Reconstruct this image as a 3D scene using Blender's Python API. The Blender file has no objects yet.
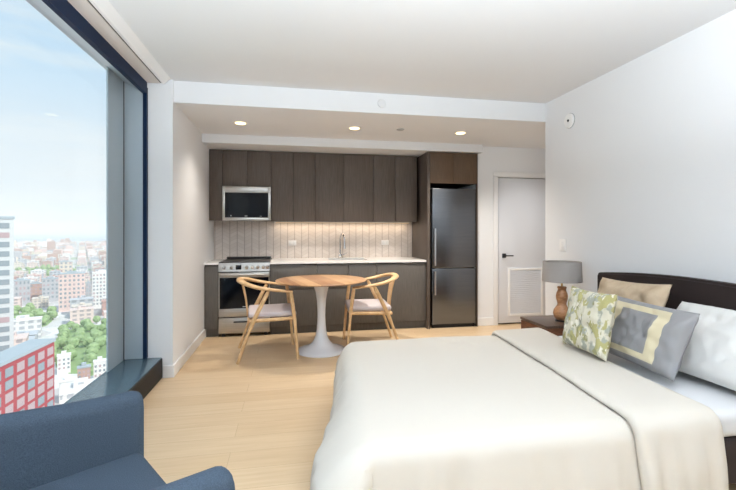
import bpy, bmesh, math, random
from mathutils import Vector, Matrix, noise
random.seed(7)
C = bpy.context.scene.collection
PI = math.pi

# ------------------------------------------------------------------ materials
def lin(c):
    return tuple(((v/255)/12.92 if v/255 <= .04045 else ((v/255+.055)/1.055)**2.4) for v in c) + (1.0,)

def new_mat(name):
    m = bpy.data.materials.new(name); m.use_nodes = True
    nt = m.node_tree
    b = next(n for n in nt.nodes if n.type == 'BSDF_PRINCIPLED')
    return m, nt, b

def plain(name, rgb, rough=.6, metal=0.0, spec=.5, bump=0, bscale=60, coat=0):
    m, nt, b = new_mat(name)
    b.inputs['Base Color'].default_value = lin(rgb)
    b.inputs['Roughness'].default_value = rough
    b.inputs['Metallic'].default_value = metal
    b.inputs['Specular IOR Level'].default_value = spec
    b.inputs['Coat Weight'].default_value = coat
    if bump:
        tc = nt.nodes.new('ShaderNodeTexCoord'); n = nt.nodes.new('ShaderNodeTexNoise')
        n.inputs['Scale'].default_value = bscale; n.inputs['Detail'].default_value = 4
        bp = nt.nodes.new('ShaderNodeBump'); bp.inputs['Strength'].default_value = bump
        bp.inputs['Distance'].default_value = .01
        nt.links.new(tc.outputs['Object'], n.inputs['Vector'])
        nt.links.new(n.outputs['Fac'], bp.inputs['Height'])
        nt.links.new(bp.outputs['Normal'], b.inputs['Normal'])
    return m

def grain(name, a, c, scale=(1, 1, 1), nscale=6, rough=.5, spec=.4, detail=6, bump=.05, lo=.3, hi=.7, metal=0):
    """two colours mixed by a noise stretched along one axis: wood grain, brushed metal, woven cloth"""
    m, nt, b = new_mat(name)
    tc = nt.nodes.new('ShaderNodeTexCoord'); mp = nt.nodes.new('ShaderNodeMapping')
    mp.inputs['Scale'].default_value = scale
    n = nt.nodes.new('ShaderNodeTexNoise'); n.inputs['Scale'].default_value = nscale; n.inputs['Detail'].default_value = detail
    r = nt.nodes.new('ShaderNodeValToRGB')
    r.color_ramp.elements[0].position = lo; r.color_ramp.elements[0].color = lin(a)
    r.color_ramp.elements[1].position = hi; r.color_ramp.elements[1].color = lin(c)
    L = nt.links.new
    L(tc.outputs['Object'], mp.inputs['Vector']); L(mp.outputs['Vector'], n.inputs['Vector'])
    L(n.outputs['Fac'], r.inputs['Fac']); L(r.outputs['Color'], b.inputs['Base Color'])
    b.inputs['Roughness'].default_value = rough; b.inputs['Specular IOR Level'].default_value = spec
    b.inputs['Metallic'].default_value = metal
    if bump:
        bp = nt.nodes.new('ShaderNodeBump'); bp.inputs['Strength'].default_value = bump; bp.inputs['Distance'].default_value = .005
        L(n.outputs['Fac'], bp.inputs['Height']); L(bp.outputs['Normal'], b.inputs['Normal'])
    return m

def emit(name, rgb, s):
    m = bpy.data.materials.new(name); m.use_nodes = True
    nt = m.node_tree; nt.nodes.clear()
    o = nt.nodes.new('ShaderNodeOutputMaterial'); e = nt.nodes.new('ShaderNodeEmission')
    e.inputs['Color'].default_value = lin(rgb); e.inputs['Strength'].default_value = s
    nt.links.new(e.outputs[0], o.inputs[0]); return m

def pane_glass(name, tint=(246, 250, 250)):
    m = bpy.data.materials.new(name); m.use_nodes = True
    nt = m.node_tree; nt.nodes.clear()
    o = nt.nodes.new('ShaderNodeOutputMaterial'); t = nt.nodes.new('ShaderNodeBsdfTransparent')
    g = nt.nodes.new('ShaderNodeBsdfGlossy'); g.inputs['Roughness'].default_value = .02
    lw = nt.nodes.new('ShaderNodeLayerWeight'); lw.inputs['Blend'].default_value = .5; h = NT(nt)
    fr_ = h.v('ADD', h.v('MULTIPLY', h.v('POWER', lw.outputs['Facing'], 5.0), .2), .006)
    mx = nt.nodes.new('ShaderNodeMixShader'); t.inputs['Color'].default_value = lin(tint)
    L = nt.links.new
    L(fr_, mx.inputs[0]); L(t.outputs[0], mx.inputs[1]); L(g.outputs[0], mx.inputs[2]); L(mx.outputs[0], o.inputs[0])
    return m

class NT:
    """small helper to wire math nodes"""
    def __init__(s, nt): s.nt = nt
    def v(s, op, a, b=None, c=None):
        n = s.nt.nodes.new('ShaderNodeMath'); n.operation = op
        for i, x in enumerate((a, b, c)):
            if x is None: continue
            if isinstance(x, (int, float)): n.inputs[i].default_value = x
            else: s.nt.links.new(x, n.inputs[i])
        return n.outputs[0]
    def mix(s, f, a, b):
        n = s.nt.nodes.new('ShaderNodeMix'); n.data_type = 'RGBA'
        for i, x in ((0, f), (6, a), (7, b)):
            if isinstance(x, (tuple, float, int)): n.inputs[i].default_value = x
            else: s.nt.links.new(x, n.inputs[i])
        return n.outputs[2]

def floor_mat():
    m, nt, b = new_mat('oak_planks'); h = NT(nt); L = nt.links.new
    tc = nt.nodes.new('ShaderNodeTexCoord')
    br = nt.nodes.new('ShaderNodeTexBrick')
    br.offset = .41; br.offset_frequency = 2; br.inputs['Scale'].default_value = 1
    br.inputs['Brick Width'].default_value = 1.9; br.inputs['Row Height'].default_value = .185
    br.inputs['Mortar Size'].default_value = .0012; br.inputs['Mortar Smooth'].default_value = .3
    br.inputs['Color1'].default_value = lin((214, 189, 155)); br.inputs['Color2'].default_value = lin((206, 178, 142))
    br.inputs['Mortar'].default_value = lin((172, 140, 104))
    mp = nt.nodes.new('ShaderNodeMapping'); mp.inputs['Scale'].default_value = (1.2, 22, 1)
    n = nt.nodes.new('ShaderNodeTexNoise'); n.inputs['Scale'].default_value = 2.2; n.inputs['Detail'].default_value = 6
    L(tc.outputs['Object'], br.inputs['Vector']); L(tc.outputs['Object'], mp.inputs['Vector']); L(mp.outputs[0], n.inputs['Vector'])
    f = h.v('MULTIPLY', h.v('SUBTRACT', n.outputs['Fac'], .38), 1.1)
    col = h.mix(h.v('MINIMUM', h.v('MAXIMUM', f, 0), .35), br.outputs['Color'], lin((186, 155, 118)))
    L(col, b.inputs['Base Color'])
    b.inputs['Roughness'].default_value = .42; b.inputs['Specular IOR Level'].default_value = .45
    bp = nt.nodes.new('ShaderNodeBump'); bp.inputs['Strength'].default_value = .15; bp.inputs['Distance'].default_value = .003
    L(br.outputs['Fac'], bp.inputs['Height']); bp.invert = True; L(bp.outputs[0], b.inputs['Normal'])
    return m

def tile_mat():
    m, nt, b = new_mat('picket_tile'); h = NT(nt); L = nt.links.new
    tc = nt.nodes.new('ShaderNodeTexCoord'); sp = nt.nodes.new('ShaderNodeSeparateXYZ'); L(tc.outputs['Object'], sp.inputs[0])
    x = h.v('ADD', sp.outputs[0], 40.0); z = h.v('ADD', sp.outputs[2], 40.0)
    u = h.v('DIVIDE', x, .0975)
    fu = h.v('FRACT', u); col = h.v('MODULO', h.v('FLOOR', u), 2.0)
    sgn = h.v('SUBTRACT', h.v('MULTIPLY', col, 2.0), 1.0)
    w = h.v('DIVIDE', h.v('ADD', z, h.v('MULTIPLY', sgn, h.v('MULTIPLY', fu, .05))), .052)
    fw = h.v('FRACT', w)
    e1 = h.v('LESS_THAN', h.v('ABSOLUTE', h.v('SUBTRACT', fu, .5)), .445)
    e2 = h.v('LESS_THAN', h.v('ABSOLUTE', h.v('SUBTRACT', fw, .5)), .46)
    tile = h.v('MULTIPLY', e1, e2)
    wn = nt.nodes.new('ShaderNodeTexWhiteNoise'); wn.noise_dimensions = '2D'
    cb = nt.nodes.new('ShaderNodeCombineXYZ'); L(h.v('FLOOR', u), cb.inputs[0]); L(h.v('FLOOR', w), cb.inputs[1]); L(cb.outputs[0], wn.inputs['Vector'])
    tc_col = h.mix(wn.outputs['Value'], lin((206, 197, 190)), lin((216, 208, 202)))
    L(h.mix(tile, h.mix(e1, lin((176, 165, 158)), lin((194, 184, 177))), tc_col), b.inputs['Base Color'])
    b.inputs['Roughness'].default_value = .3
    bp = nt.nodes.new('ShaderNodeBump'); bp.inputs['Strength'].default_value = .25; bp.inputs['Distance'].default_value = .004
    L(tile, bp.inputs['Height']); L(bp.outputs[0], b.inputs['Normal'])
    return m

def strip_wood():
    """edge-glued staves of the table top"""
    m, nt, b = new_mat('stave_wood'); h = NT(nt); L = nt.links.new
    tc = nt.nodes.new('ShaderNodeTexCoord'); sp = nt.nodes.new('ShaderNodeSeparateXYZ'); L(tc.outputs['Object'], sp.inputs[0])
    u = h.v('FLOOR', h.v('DIVIDE', h.v('ADD', h.v('ADD', sp.outputs[0], 10.0), h.v('MULTIPLY', sp.outputs[1], .22)), .062))
    wn = nt.nodes.new('ShaderNodeTexWhiteNoise'); wn.noise_dimensions = '1D'; L(u, wn.inputs['W'])
    mp = nt.nodes.new('ShaderNodeMapping'); mp.inputs['Scale'].default_value = (30, 2, 30)
    n = nt.nodes.new('ShaderNodeTexNoise'); n.inputs['Scale'].default_value = 2; n.inputs['Detail'].default_value = 5
    L(tc.outputs['Object'], mp.inputs['Vector']); L(mp.outputs[0], n.inputs['Vector'])
    f = h.v('ADD', h.v('MULTIPLY', wn.outputs['Value'], 1.0), h.v('MULTIPLY', n.outputs['Fac'], .15))
    L(h.mix(f, lin((140, 96, 64)), lin((192, 154, 114))), b.inputs['Base Color'])
    b.inputs['Roughness'].default_value = .4
    return m

def floral_mat():
    m, nt, b = new_mat('watercolour_print'); h = NT(nt); L = nt.links.new
    tc = nt.nodes.new('ShaderNodeTexCoord')
    def nz(s, off, d=3):
        mp = nt.nodes.new('ShaderNodeMapping'); mp.inputs['Location'].default_value = (off, off*.7, off*1.3); mp.inputs['Scale'].default_value = (1, 1.3, .8)
        n = nt.nodes.new('ShaderNodeTexNoise'); n.inputs['Scale'].default_value = s; n.inputs['Detail'].default_value = d
        L(tc.outputs['Object'], mp.inputs[0]); L(mp.outputs[0], n.inputs['Vector']); return n.outputs['Fac']
    def st(f, a, w): return h.v('MINIMUM', h.v('MAXIMUM', h.v('DIVIDE', h.v('SUBTRACT', f, a), w), 0.0), 1.0)
    c = h.mix(st(nz(15, 3), .52, .05), lin((204, 199, 181)), lin((156, 158, 146)))
    c = h.mix(st(nz(15, 11), .54, .04), c, lin((166, 160, 112)))
    c = h.mix(st(nz(20, 23), .60, .04), c, lin((140, 138, 102)))
    c = h.mix(st(nz(22, 37), .60, .04), c, lin((222, 217, 203)))
    L(c, b.inputs['Base Color']); b.inputs['Roughness'].default_value = .85; b.inputs['Specular IOR Level'].default_value = .1
    return m

def facade_mat(name, wall, pane, px, pz, fx=.6, fz=.55):
    """plain wall with a regular grid of dark openings, for blocks too far off to show more"""
    m, nt, b = new_mat(name); h = NT(nt); L = nt.links.new
    tc = nt.nodes.new('ShaderNodeTexCoord'); sp = nt.nodes.new('ShaderNodeSeparateXYZ'); L(tc.outputs['Object'], sp.inputs[0])
    g = nt.nodes.new('ShaderNodeNewGeometry'); sn = nt.nodes.new('ShaderNodeSeparateXYZ'); L(g.outputs['Normal'], sn.inputs[0])
    hor = h.v('ADD', h.v('ADD', sp.outputs[0], sp.outputs[1]), 4000.0)
    a = h.v('LESS_THAN', h.v('FRACT', h.v('DIVIDE', hor, px)), fx)
    c = h.v('LESS_THAN', h.v('FRACT', h.v('DIVIDE', h.v('ADD', sp.outputs[2], 4000.0), pz)), fz)
    up = h.v('LESS_THAN', sn.outputs[2], .5)
    L(h.mix(h.v('MULTIPLY', h.v('MULTIPLY', a, c), up), lin(wall), lin(pane)), b.inputs['Base Color'])
    b.inputs['Roughness'].default_value = .8
    return m

M = {}
M['wall'] = plain('wall_paint', (229, 231, 234), .75, spec=.25, bump=.03, bscale=180)
M['ceil'] = plain('ceiling_paint', (222, 224, 227), .9, spec=.1)
M['trim'] = plain('trim_paint', (232, 233, 234), .45)
M['floor'] = floor_mat()
M['tile'] = tile_mat()
M['frame'] = plain('window_metal', (38, 56, 72), .32, .25)
M['jamb'] = plain('jamb_metal', (172, 184, 192), .35, .3)
M['sill'] = plain('sill_metal', (92, 118, 132), .25, .3)
M['black'] = plain('black_parts_and_shade', (16, 15, 16), .6)
M['navy'] = plain('navy_frame', (14, 34, 62), .5, 0, .15)
M['glass'] = pane_glass('clear_glass')
M['shade'] = plain('roller_fabric', (222, 215, 211), .8)
M['cab'] = grain('taupe_laminate', (79, 70, 64), (98, 89, 82), (60, 60, 2), 3, .5, .35)
M['cabbase'] = grain('grey_laminate', (82, 78, 74), (102, 98, 93), (60, 60, 2), 3, .5, .35)
M['cabw'] = grain('warm_laminate', (80, 64, 50), (102, 82, 64), (60, 60, 2), 3, .5, .35)
M['cabin'] = plain('cabinet_carcass', (40, 33, 30), .6)
M['quartz'] = plain('white_quartz', (238, 237, 236), .2)
M['steel'] = grain('brushed_steel', (168, 166, 162), (196, 194, 190), (1, 1, 90), 5, .32, .5, metal=1, bump=0)
M['dsteel'] = grain('dark_steel', (110, 113, 118), (120, 123, 128), (1, 1, 60), 4, .27, .5, metal=1, bump=0)
M['chrome'] = plain('chrome', (205, 205, 208), .16, 1)
M['blackglass'] = plain('black_glass', (6, 9, 17), .08, spec=.3)
M['iron'] = plain('cooktop_black', (42, 40, 40), .3)
M['darkmetal'] = plain('dark_metal', (58, 58, 62), .4, .6)
M['white'] = plain('white_plastic', (240, 240, 240), .4)
M['grey_plastic'] = plain('grey_plastic', (170, 172, 174), .5)
M['door'] = plain('door_paint', (214, 217, 223), .5)
M['lampon'] = emit('lamp_lens', (255, 226, 160), 6)
M['strip'] = emit('led_strip', (255, 214, 160), 1.2)
M['screen'] = emit('clock_digits', (150, 190, 230), 1.2)
M['oak'] = grain('light_oak', (198, 160, 114), (220, 186, 142), (4, 4, 4), 5, .45, .4)
M['stave'] = strip_wood()
M['tulip'] = plain('white_lacquer', (222, 224, 228), .25)
M['seat'] = plain('seat_fabric', (196, 188, 190), .9, spec=.1, bump=.15, bscale=300)
M['blue'] = grain('blue_upholstery', (52, 63, 75), (68, 80, 93), (1, 1, 1), 320, .9, .15, detail=2, bump=.3)
M['duvet'] = plain('cream_cotton', (203, 197, 187), .85, spec=.15, bump=.1, bscale=25)
M['sheet'] = plain('white_cotton', (214, 215, 217), .85, spec=.15, bump=.08, bscale=20)
M['pillowwhite'] = plain('white_pillow_cotton', (216, 215, 212), .85, spec=.15, bump=.1, bscale=14)
M['headboard'] = plain('dark_upholstery', (44, 35, 34), .7, spec=.3, bump=.1, bscale=250)
M['greysatin'] = plain('grey_satin', (134, 133, 135), .5, spec=.4, bump=.1, bscale=18)
M['beigesatin'] = plain('beige_satin', (205, 194, 164), .5, spec=.4, bump=.1, bscale=18)
M['tan'] = grain('tan_velvet', (168, 148, 124), (196, 177, 152), (1, 1, 1), 9, .8, .2, bump=.1)
M['floral'] = floral_mat()
M['piping'] = plain('dark_piping', (120, 120, 112), .8)
M['walnut'] = grain('walnut', (84, 52, 34), (122, 78, 52), (3, 3, 30), 4, .45, .4)
M['walnuttop'] = grain('walnut_top', (70, 54, 46), (92, 72, 60), (30, 3, 3), 4, .35, .5)
M['gourd'] = grain('carved_wood', (146, 98, 62), (184, 134, 92), (6, 6, 12), 5, .35, .5)
M['lampshade'] = plain('grey_linen_shade', (158, 152, 148), .9, spec=.1, bump=.1, bscale=300)
M['brass'] = plain('brass', (190, 150, 90), .3, 1)

# ------------------------------------------------------------------ geometry helpers
def BM(): return bmesh.new()

def box(bm, a, b, bev=0, seg=2):
    """axis-aligned box between two corners, edges bevelled"""
    t = bmesh.new()
    bmesh.ops.create_cube(t, size=1)
    for v in t.verts:
        v.co = Vector([a[i] + (v.co[i]+.5)*(b[i]-a[i]) for i in range(3)])
    if bev: bmesh.ops.bevel(t, geom=t.edges[:], offset=bev, segments=seg, affect='EDGES', profile=.5)
    join(bm, t); return bm

def join(bm, t, mat=None):
    if mat is not None: t.transform(mat)
    me = bpy.data.meshes.new('tmp'); t.to_mesh(me); t.free(); bm.from_mesh(me); bpy.data.meshes.remove(me)

def lathe(bm, prof, c=(0, 0, 0), n=40, cap=True):
    rings = []
    for r, z in prof:
        rings.append([bm.verts.new((c[0]+r*math.cos(2*PI*k/n), c[1]+r*math.sin(2*PI*k/n), c[2]+z)) for k in range(n)])
    for a, b in zip(rings, rings[1:]):
        for k in range(n): bm.faces.new((a[k], a[(k+1) % n], b[(k+1) % n], b[k]))
    if cap:
        bm.faces.new(rings[0][::-1]); bm.faces.new(rings[-1])
    return bm

def cyl(bm, p, q, r, r2=None, n=20):
    p, q = Vector(p), Vector(q); d = q-p
    t = bmesh.new(); bmesh.ops.create_cone(t, cap_ends=True, segments=n, radius1=r, radius2=r if r2 is None else r2, depth=d.length)
    m = Matrix.Translation((p+q)/2) @ d.to_track_quat('Z', 'Y').to_matrix().to_4x4()
    join(bm, t, m); return bm

def smooth_path(pts, sub=6, closed=False):
    P = [Vector(p) for p in pts]; out = []; n = len(P)
    for i in range(n if closed else n-1):
        g = (lambda k: P[k % n]) if closed else (lambda k: P[max(0, min(n-1, k))])
        p0, p1, p2, p3 = g(i-1), g(i), g(i+1), g(i+2)
        for k in range(sub):
            t = k/sub
            out.append(.5*((2*p1)+(-p0+p2)*t+(2*p0-5*p1+4*p2-p3)*t*t+(-p0+3*p1-3*p2+p3)*t**3))
    if not closed: out.append(P[-1])
    return out

def tube(bm, pts, rad, n=12, flat=1.0, up=(0, 0, 1)):
    """round or oval bar along a path; rad is a number or one per point, flat scales the section along up"""
    N = len(pts); rings = []; up = Vector(up)
    for i, p in enumerate(pts):
        p = Vector(p); d = (Vector(pts[min(N-1, i+1)])-Vector(pts[max(0, i-1)])).normalized()
        s = d.cross(up)
        if s.length < 1e-4: s = d.cross(Vector((1, 0, 0)))
        s.normalize(); w = s.cross(d).normalized()
        r = rad[i] if isinstance(rad, (list, tuple)) else rad
        rings.append([bm.verts.new(p + s*r*math.cos(2*PI*k/n) + w*r*flat*math.sin(2*PI*k/n)) for k in range(n)])
    for a, b in zip(rings, rings[1:]):
        for k in range(n): bm.faces.new((a[k], a[(k+1) % n], b[(k+1) % n], b[k]))
    bm.faces.new(rings[0][::-1]); bm.faces.new(rings[-1]); return bm

def prism(bm, poly, axis, a, b):
    """polygon in the plane across axis ('y': x,z pairs; 'x': y,z pairs; 'z': x,y pairs) extruded from a to b"""
    def P(q, t): return {'y': (q[0], t, q[1]), 'x': (t, q[0], q[1]), 'z': (q[0], q[1], t)}[axis]
    A = [bm.verts.new(P(q, a)) for q in poly]; B = [bm.verts.new(P(q, b)) for q in poly]; n = len(poly)
    bm.faces.new(A[::-1]); bm.faces.new(B)
    for k in range(n): bm.faces.new((A[k], A[(k+1) % n], B[(k+1) % n], B[k]))
    bmesh.ops.recalc_face_normals(bm, faces=bm.faces[:]); return bm

def wmat(o):
    m = o.matrix_basis.copy()
    while o.parent is not None:
        o = o.parent; m = o.matrix_basis @ m
    return m

def obj(name, bm, mat, parent=None, smooth=True, origin=True):
    bmesh.ops.recalc_face_normals(bm, faces=bm.faces[:])
    loc = Vector((0, 0, 0))
    if parent is not None: bm.transform(wmat(parent).inverted())
    elif origin:
        vs = [v.co for v in bm.verts]
        loc = Vector(((min(v.x for v in vs)+max(v.x for v in vs))/2, (min(v.y for v in vs)+max(v.y for v in vs))/2, min(v.z for v in vs)))
        bm.transform(Matrix.Translation(-loc))
    me = bpy.data.meshes.new(name); bm.to_mesh(me); bm.free()
    for mm in (mat if isinstance(mat, (list, tuple)) else [mat]): me.materials.append(mm)
    if smooth: me.shade_smooth(); me.set_sharp_from_angle(angle=math.radians(38))
    o = bpy.data.objects.new(name, me); C.objects.link(o); o.location = loc
    if parent is not None: o.parent = parent
    return o

def tag(o, label, cat, group=None, kind=None):
    o['label'] = label; o['category'] = cat
    if group: o['group'] = group
    if kind: o['kind'] = kind
    return o

def thing(name, label, cat, loc=(0, 0, 0), group=None):
    o = bpy.data.objects.new(name, None); C.objects.link(o); o.location = loc; o.empty_display_size = .1
    return tag(o, label, cat, group)

def struct(name, bm, mat, parent=None, smooth=False):
    o = obj(name, bm, mat, parent, smooth)
    if parent is None: o['kind'] = 'structure'
    return o

def B(a, b, bev=0, seg=2): return box(BM(), a, b, bev, seg)

def dup(root, loc, rz, label):
    r = root.copy(); C.objects.link(r); r.location = loc; r.rotation_euler = (0, 0, rz)
    r['label'] = label
    for ch in list(root.children):
        c = ch.copy(); C.objects.link(c); c.parent = r
        for g in list(ch.children):
            d = g.copy(); C.objects.link(d); d.parent = c
    return r

# ------------------------------------------------------------------ room shell
ZC, ZK = 2.65, 2.455          # main ceiling, kitchen ceiling
XL, XR = -1.035, 2.65         # kitchen side wall, bedroom wall
YS, YB, YK = 3.98, 5.96, 5.30 # soffit face, splash wall, wall by the door
YR = -4.6                     # wall behind the camera
XG = -1.42                    # glass line

struct('floor', B((-1.5, YR-.1, -.12), (4.6, 6.1, 0)), M['floor'])
struct('ceiling', B((-1.30, YR, ZC), (2.80, YS, ZC+.12)), M['ceil'])
struct('ceiling_kitchen', B((XL-.05, YS, ZK), (4.6, 6.1, ZC+.12)), M['wall'])
struct('wall_left', B((-1.52, 3.95, 0), (XL, 6.1, ZC+.12)), M['wall'])
struct('wall_right', B((XR, YR, 0), (XR+.12, YS, ZC+.12)), M['wall'])
struct('wall_back', B((XL, YB+.012, 0), (2.53, 6.1, ZK)), M['wall'])
struct('wall_splash', B((XL, YB, .9), (1.77, YB+.012, 1.45)), M['tile'])
# wall around the door opening
w = BM(); box(w, (2.485, YK, 0), (2.80, YK+.12, ZK)); box(w, (3.60, YK, 0), (4.6, YK+.12, ZK)); box(w, (2.80, YK, 2.045), (3.60, YK+.12, ZK))
box(w, (2.486, YK+.12, 0), (2.60, 6.1, ZK))
struct('wall_hall', w, M['wall'])
struct('wall_hall_end', B((4.5, YS, 0), (4.6, YK, ZK)), M['wall'])
struct('wall_hall_front', B((XR+.12, YS-.1, 0), (4.6, YS, ZK)), M['wall'])
# wall behind the camera with an opening for an added, unseen window
w = BM(); box(w, (-1.5, YR-.12, 0), (-.6, YR, ZC+.12)); box(w, (2.2, YR-.12, 0), (2.77, YR, ZC+.12))
box(w, (-.6, YR-.12, 0), (2.2, YR, .3)); box(w, (-.6, YR-.12, 2.45), (2.2, YR, ZC+.12))
struct('wall_front', w, M['wall'])
# dropped boxing over the wall cabinets
struct('trim_1', B((XL, 5.205, 2.352), (2.535, 6.0, ZK)), M['ceil'])
# baseboards
def bboard(name, a, b): struct(name, B(a, b, .004), M['trim'])
bboard('baseboard_left', (XL, 3.95, 0), (XL+.014, 5.38, .11))
bboard('baseboard_left_end', (-1.115, 3.936, 0), (XL+.014, 3.95, .11))
bboard('baseboard_hall', (2.487, YK-.014, 0), (2.735, YK, .11))
bboard('baseboard_right', (XR-.014, YR, 0), (XR, YS, .11))

# ------------------------------------------------------------------ windows
win = bpy.data.objects.new('window_1', None); C.objects.link(win); win.location = (XG, .7, 0); win['kind'] = 'structure'
y0, y1 = YR, 3.93
prism_ = lambda poly: prism(BM(), poly, 'y', y0, y1)
obj('sill', B((XG-.03, y0, 0), (-1.12, y1, .187), .004), M['sill'], win)
obj('sill_front', B((-1.12, y0, .012), (-1.115, y1, .178)), M['black'], win)
obj('head_frame', prism_([(-1.24, 2.60), (-1.24, 2.503), (-1.275, 2.503), (-1.275, 2.66), (-1.24, 2.66)]), M['navy'], win)
obj('head_reveal', prism_([(-1.275, 2.515), (XG, 2.595), (XG-.04, 2.595), (XG-.04, 2.66), (-1.275, 2.66)]), M['jamb'], win)
obj('side_jamb', B((XG, 3.93, .187), (-1.262, 3.95, 2.60)), M['jamb'], win)
obj('side_frame', B((-1.27, 3.915, .187), (-1.24, 3.95, 2.56)), M['navy'], win)
obj('mullion', B((XG-.012, 3.595, .187), (XG, 3.90, 2.66)), M['jamb'], win)
obj('mullion_gasket', B((XG-.012, 3.90, .187), (XG-.002, 3.93, 2.66)), M['black'], win)
obj('glass_pane', B((XG-.012, y0, .187), (XG-.004, 3.595, 2.6)), M['glass'], win)
obj('mullion', B((XG-.012, .02, .187), (XG, .10, 2.66)), M['jamb'], win)
w2 = bpy.data.objects.new('fill_window', None); C.objects.link(w2); w2.location = (.8, YR, .3); w2['kind'] = 'structure'  # made-up window behind the camera, added to bring in frontal daylight
w = BM()
for a, b in (((-.6, .3), (-.55, 2.45)), ((2.15, .3), (2.2, 2.45)), ((.77, .3), (.83, 2.45)), ((-.6, .3), (2.2, .35)), ((-.6, 2.40), (2.2, 2.45))):
    box(w, (a[0], YR-.1, a[1]), (b[0], YR-.03, b[1]))
obj('window_frame', w, M['navy'], w2)
obj('glass_pane', B((-.6, YR-.07, .3), (2.2, YR-.06, 2.45)), M['glass'], w2)

# roller blind in its ceiling pocket
bl = thing('roller_blind', 'pale roller blind rolled up in a white fascia along the top of the big window', 'blind', (-1.12, .7, 2.6))
obj('fascia', prism_([(-1.046, 2.649), (-1.098, 2.598), (-1.116, 2.598), (-1.116, 2.649)]), M['trim'], bl)
obj('slot_shade_strip', prism_([(-1.117, 2.606), (-1.13, 2.606), (-1.13, 2.649), (-1.117, 2.649)]), M['black'], bl)  # solid black strip, darkness of the opening put in as colour
obj('rolled_fabric', prism_([(-1.131, 2.602), (-1.238, 2.602), (-1.238, 2.649), (-1.131, 2.649)]), M['shade'], bl)

# ------------------------------------------------------------------ door
dr = bpy.data.objects.new('door_1', None); C.objects.link(dr); dr.location = (3.2, YK, 0); dr['kind'] = 'structure'
w = BM()
box(w, (2.735, YK-.018, 0), (2.80, YK, 2.045), .004); box(w, (3.60, YK-.018, 0), (3.665, YK, 2.045), .004); box(w, (2.735, YK-.018, 2.046), (3.665, YK, 2.11), .004)
box(w, (2.80, YK, 0), (2.806, YK+.12, 2.045)); box(w, (3.594, YK, 0), (3.60, YK+.12, 2.045)); box(w, (2.80, YK, 2.039), (3.60, YK+.12, 2.045))
obj('door_frame', w, M['trim'], dr)
obj('door_leaf', B((2.812, YK+.004, .022), (3.592, YK+.046, 2.030), .002), M['door'], dr)
obj('gap_shade_sheet', B((2.806, YK+.05, .0), (3.594, YK+.06, 2.04)), M['black'], dr)  # black sheet behind the leaf, stands in for shade in the gap
gr = obj('vent_grille', (lambda m: (box(m, (2.955, YK-.012, .12), (2.985, YK+.004, .78), .003), box(m, (3.455, YK-.012, .12), (3.485, YK+.004, .78), .003),
        box(m, (2.985, YK-.010, .12), (3.455, YK+.004, .15), .003), box(m, (2.985, YK-.010, .75), (3.455, YK+.004, .78), .003), m)[-1])(BM()), M['trim'], dr)
m = BM()
for k in range(22):
    z = .155+k*.027
    prism(m, [(YK+.004, z), (YK-.007, z+.004), (YK-.007, z+.008), (YK+.004, z+.026)], 'x', 2.985, 3.455)
obj('louvres', m, M['door'], gr)
hd = obj('door_handle', B((2.868, YK-.008, .925), (2.925, YK+.004, .985), .003), M['darkmetal'], dr)
m = BM(); cyl(m, (2.897, YK-.008, .955), (2.897, YK-.05, .955), .010); box(m, (2.89, YK-.058, .947), (3.01, YK-.042, .964), .004)
obj('lever', m, M['darkmetal'], hd)

# ------------------------------------------------------------------ kitchen: wall cabinets
ZU0, ZU1, YU = 1.43, 2.345, 5.60
XF = -.868
fp = thing('hanging_filler_panel', 'narrow dark filler panel between the white side wall and the cabinet over the microwave', 'cabinet panel', (-.95, 5.7, ZU0), )
obj('panel', B((XL+.003, YU, ZU0), (XF-.002, YU+.02, ZU1), .001), M['cab'], fp)
obj('return', B((XF-.02, YU+.021, ZU0), (XF-.002, YB-.002, ZU1)), M['cabin'], fp)
def wall_cab(x0, x1, splits, z0, label, handle=False):
    t = thing('wall_cabinet', label, 'cabinet', ((x0+x1)/2, 5.78, z0), 'flat dark wall cabinets above the worktop')
    obj('carcass', B((x0+.001, YU+.022, z0), (x1-.001, YB-.002, ZU1)), M['cabin'], t)
    xs = [x0]+splits+[x1]
    for a, b in zip(xs, xs[1:]):
        obj('cabinet_door', B((a+.003, YU, z0-.006), (b-.003, YU+.021, ZU1-.002), .0015), M['cab'], t)
    return t
wall_cab(XF, -.258, [-.563], 1.885, 'short dark two-door wall cabinet directly above the microwave')
wall_cab(-.258, .318, [.03], ZU0, 'full-height dark wall cabinet just right of the microwave')
wall_cab(.318, 1.115, [.705], ZU0, 'widest dark wall cabinet, hanging over the kitchen tap')
wall_cab(1.115, 1.742, [1.43], ZU0, 'dark wall cabinet at the fridge end of the wall row')
t = thing('mounted_light_strip', 'slim warm light strip under the wall cabinets above the tiled splashback', 'light', (.7, 5.72, 1.41))
obj('housing', B((-.22, 5.84, 1.412), (1.70, 5.90, 1.423)), M['white'], t)
obj('diffuser', B((-.21, 5.85, 1.408), (1.69, 5.89, 1.412)), M['strip'], t)

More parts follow.
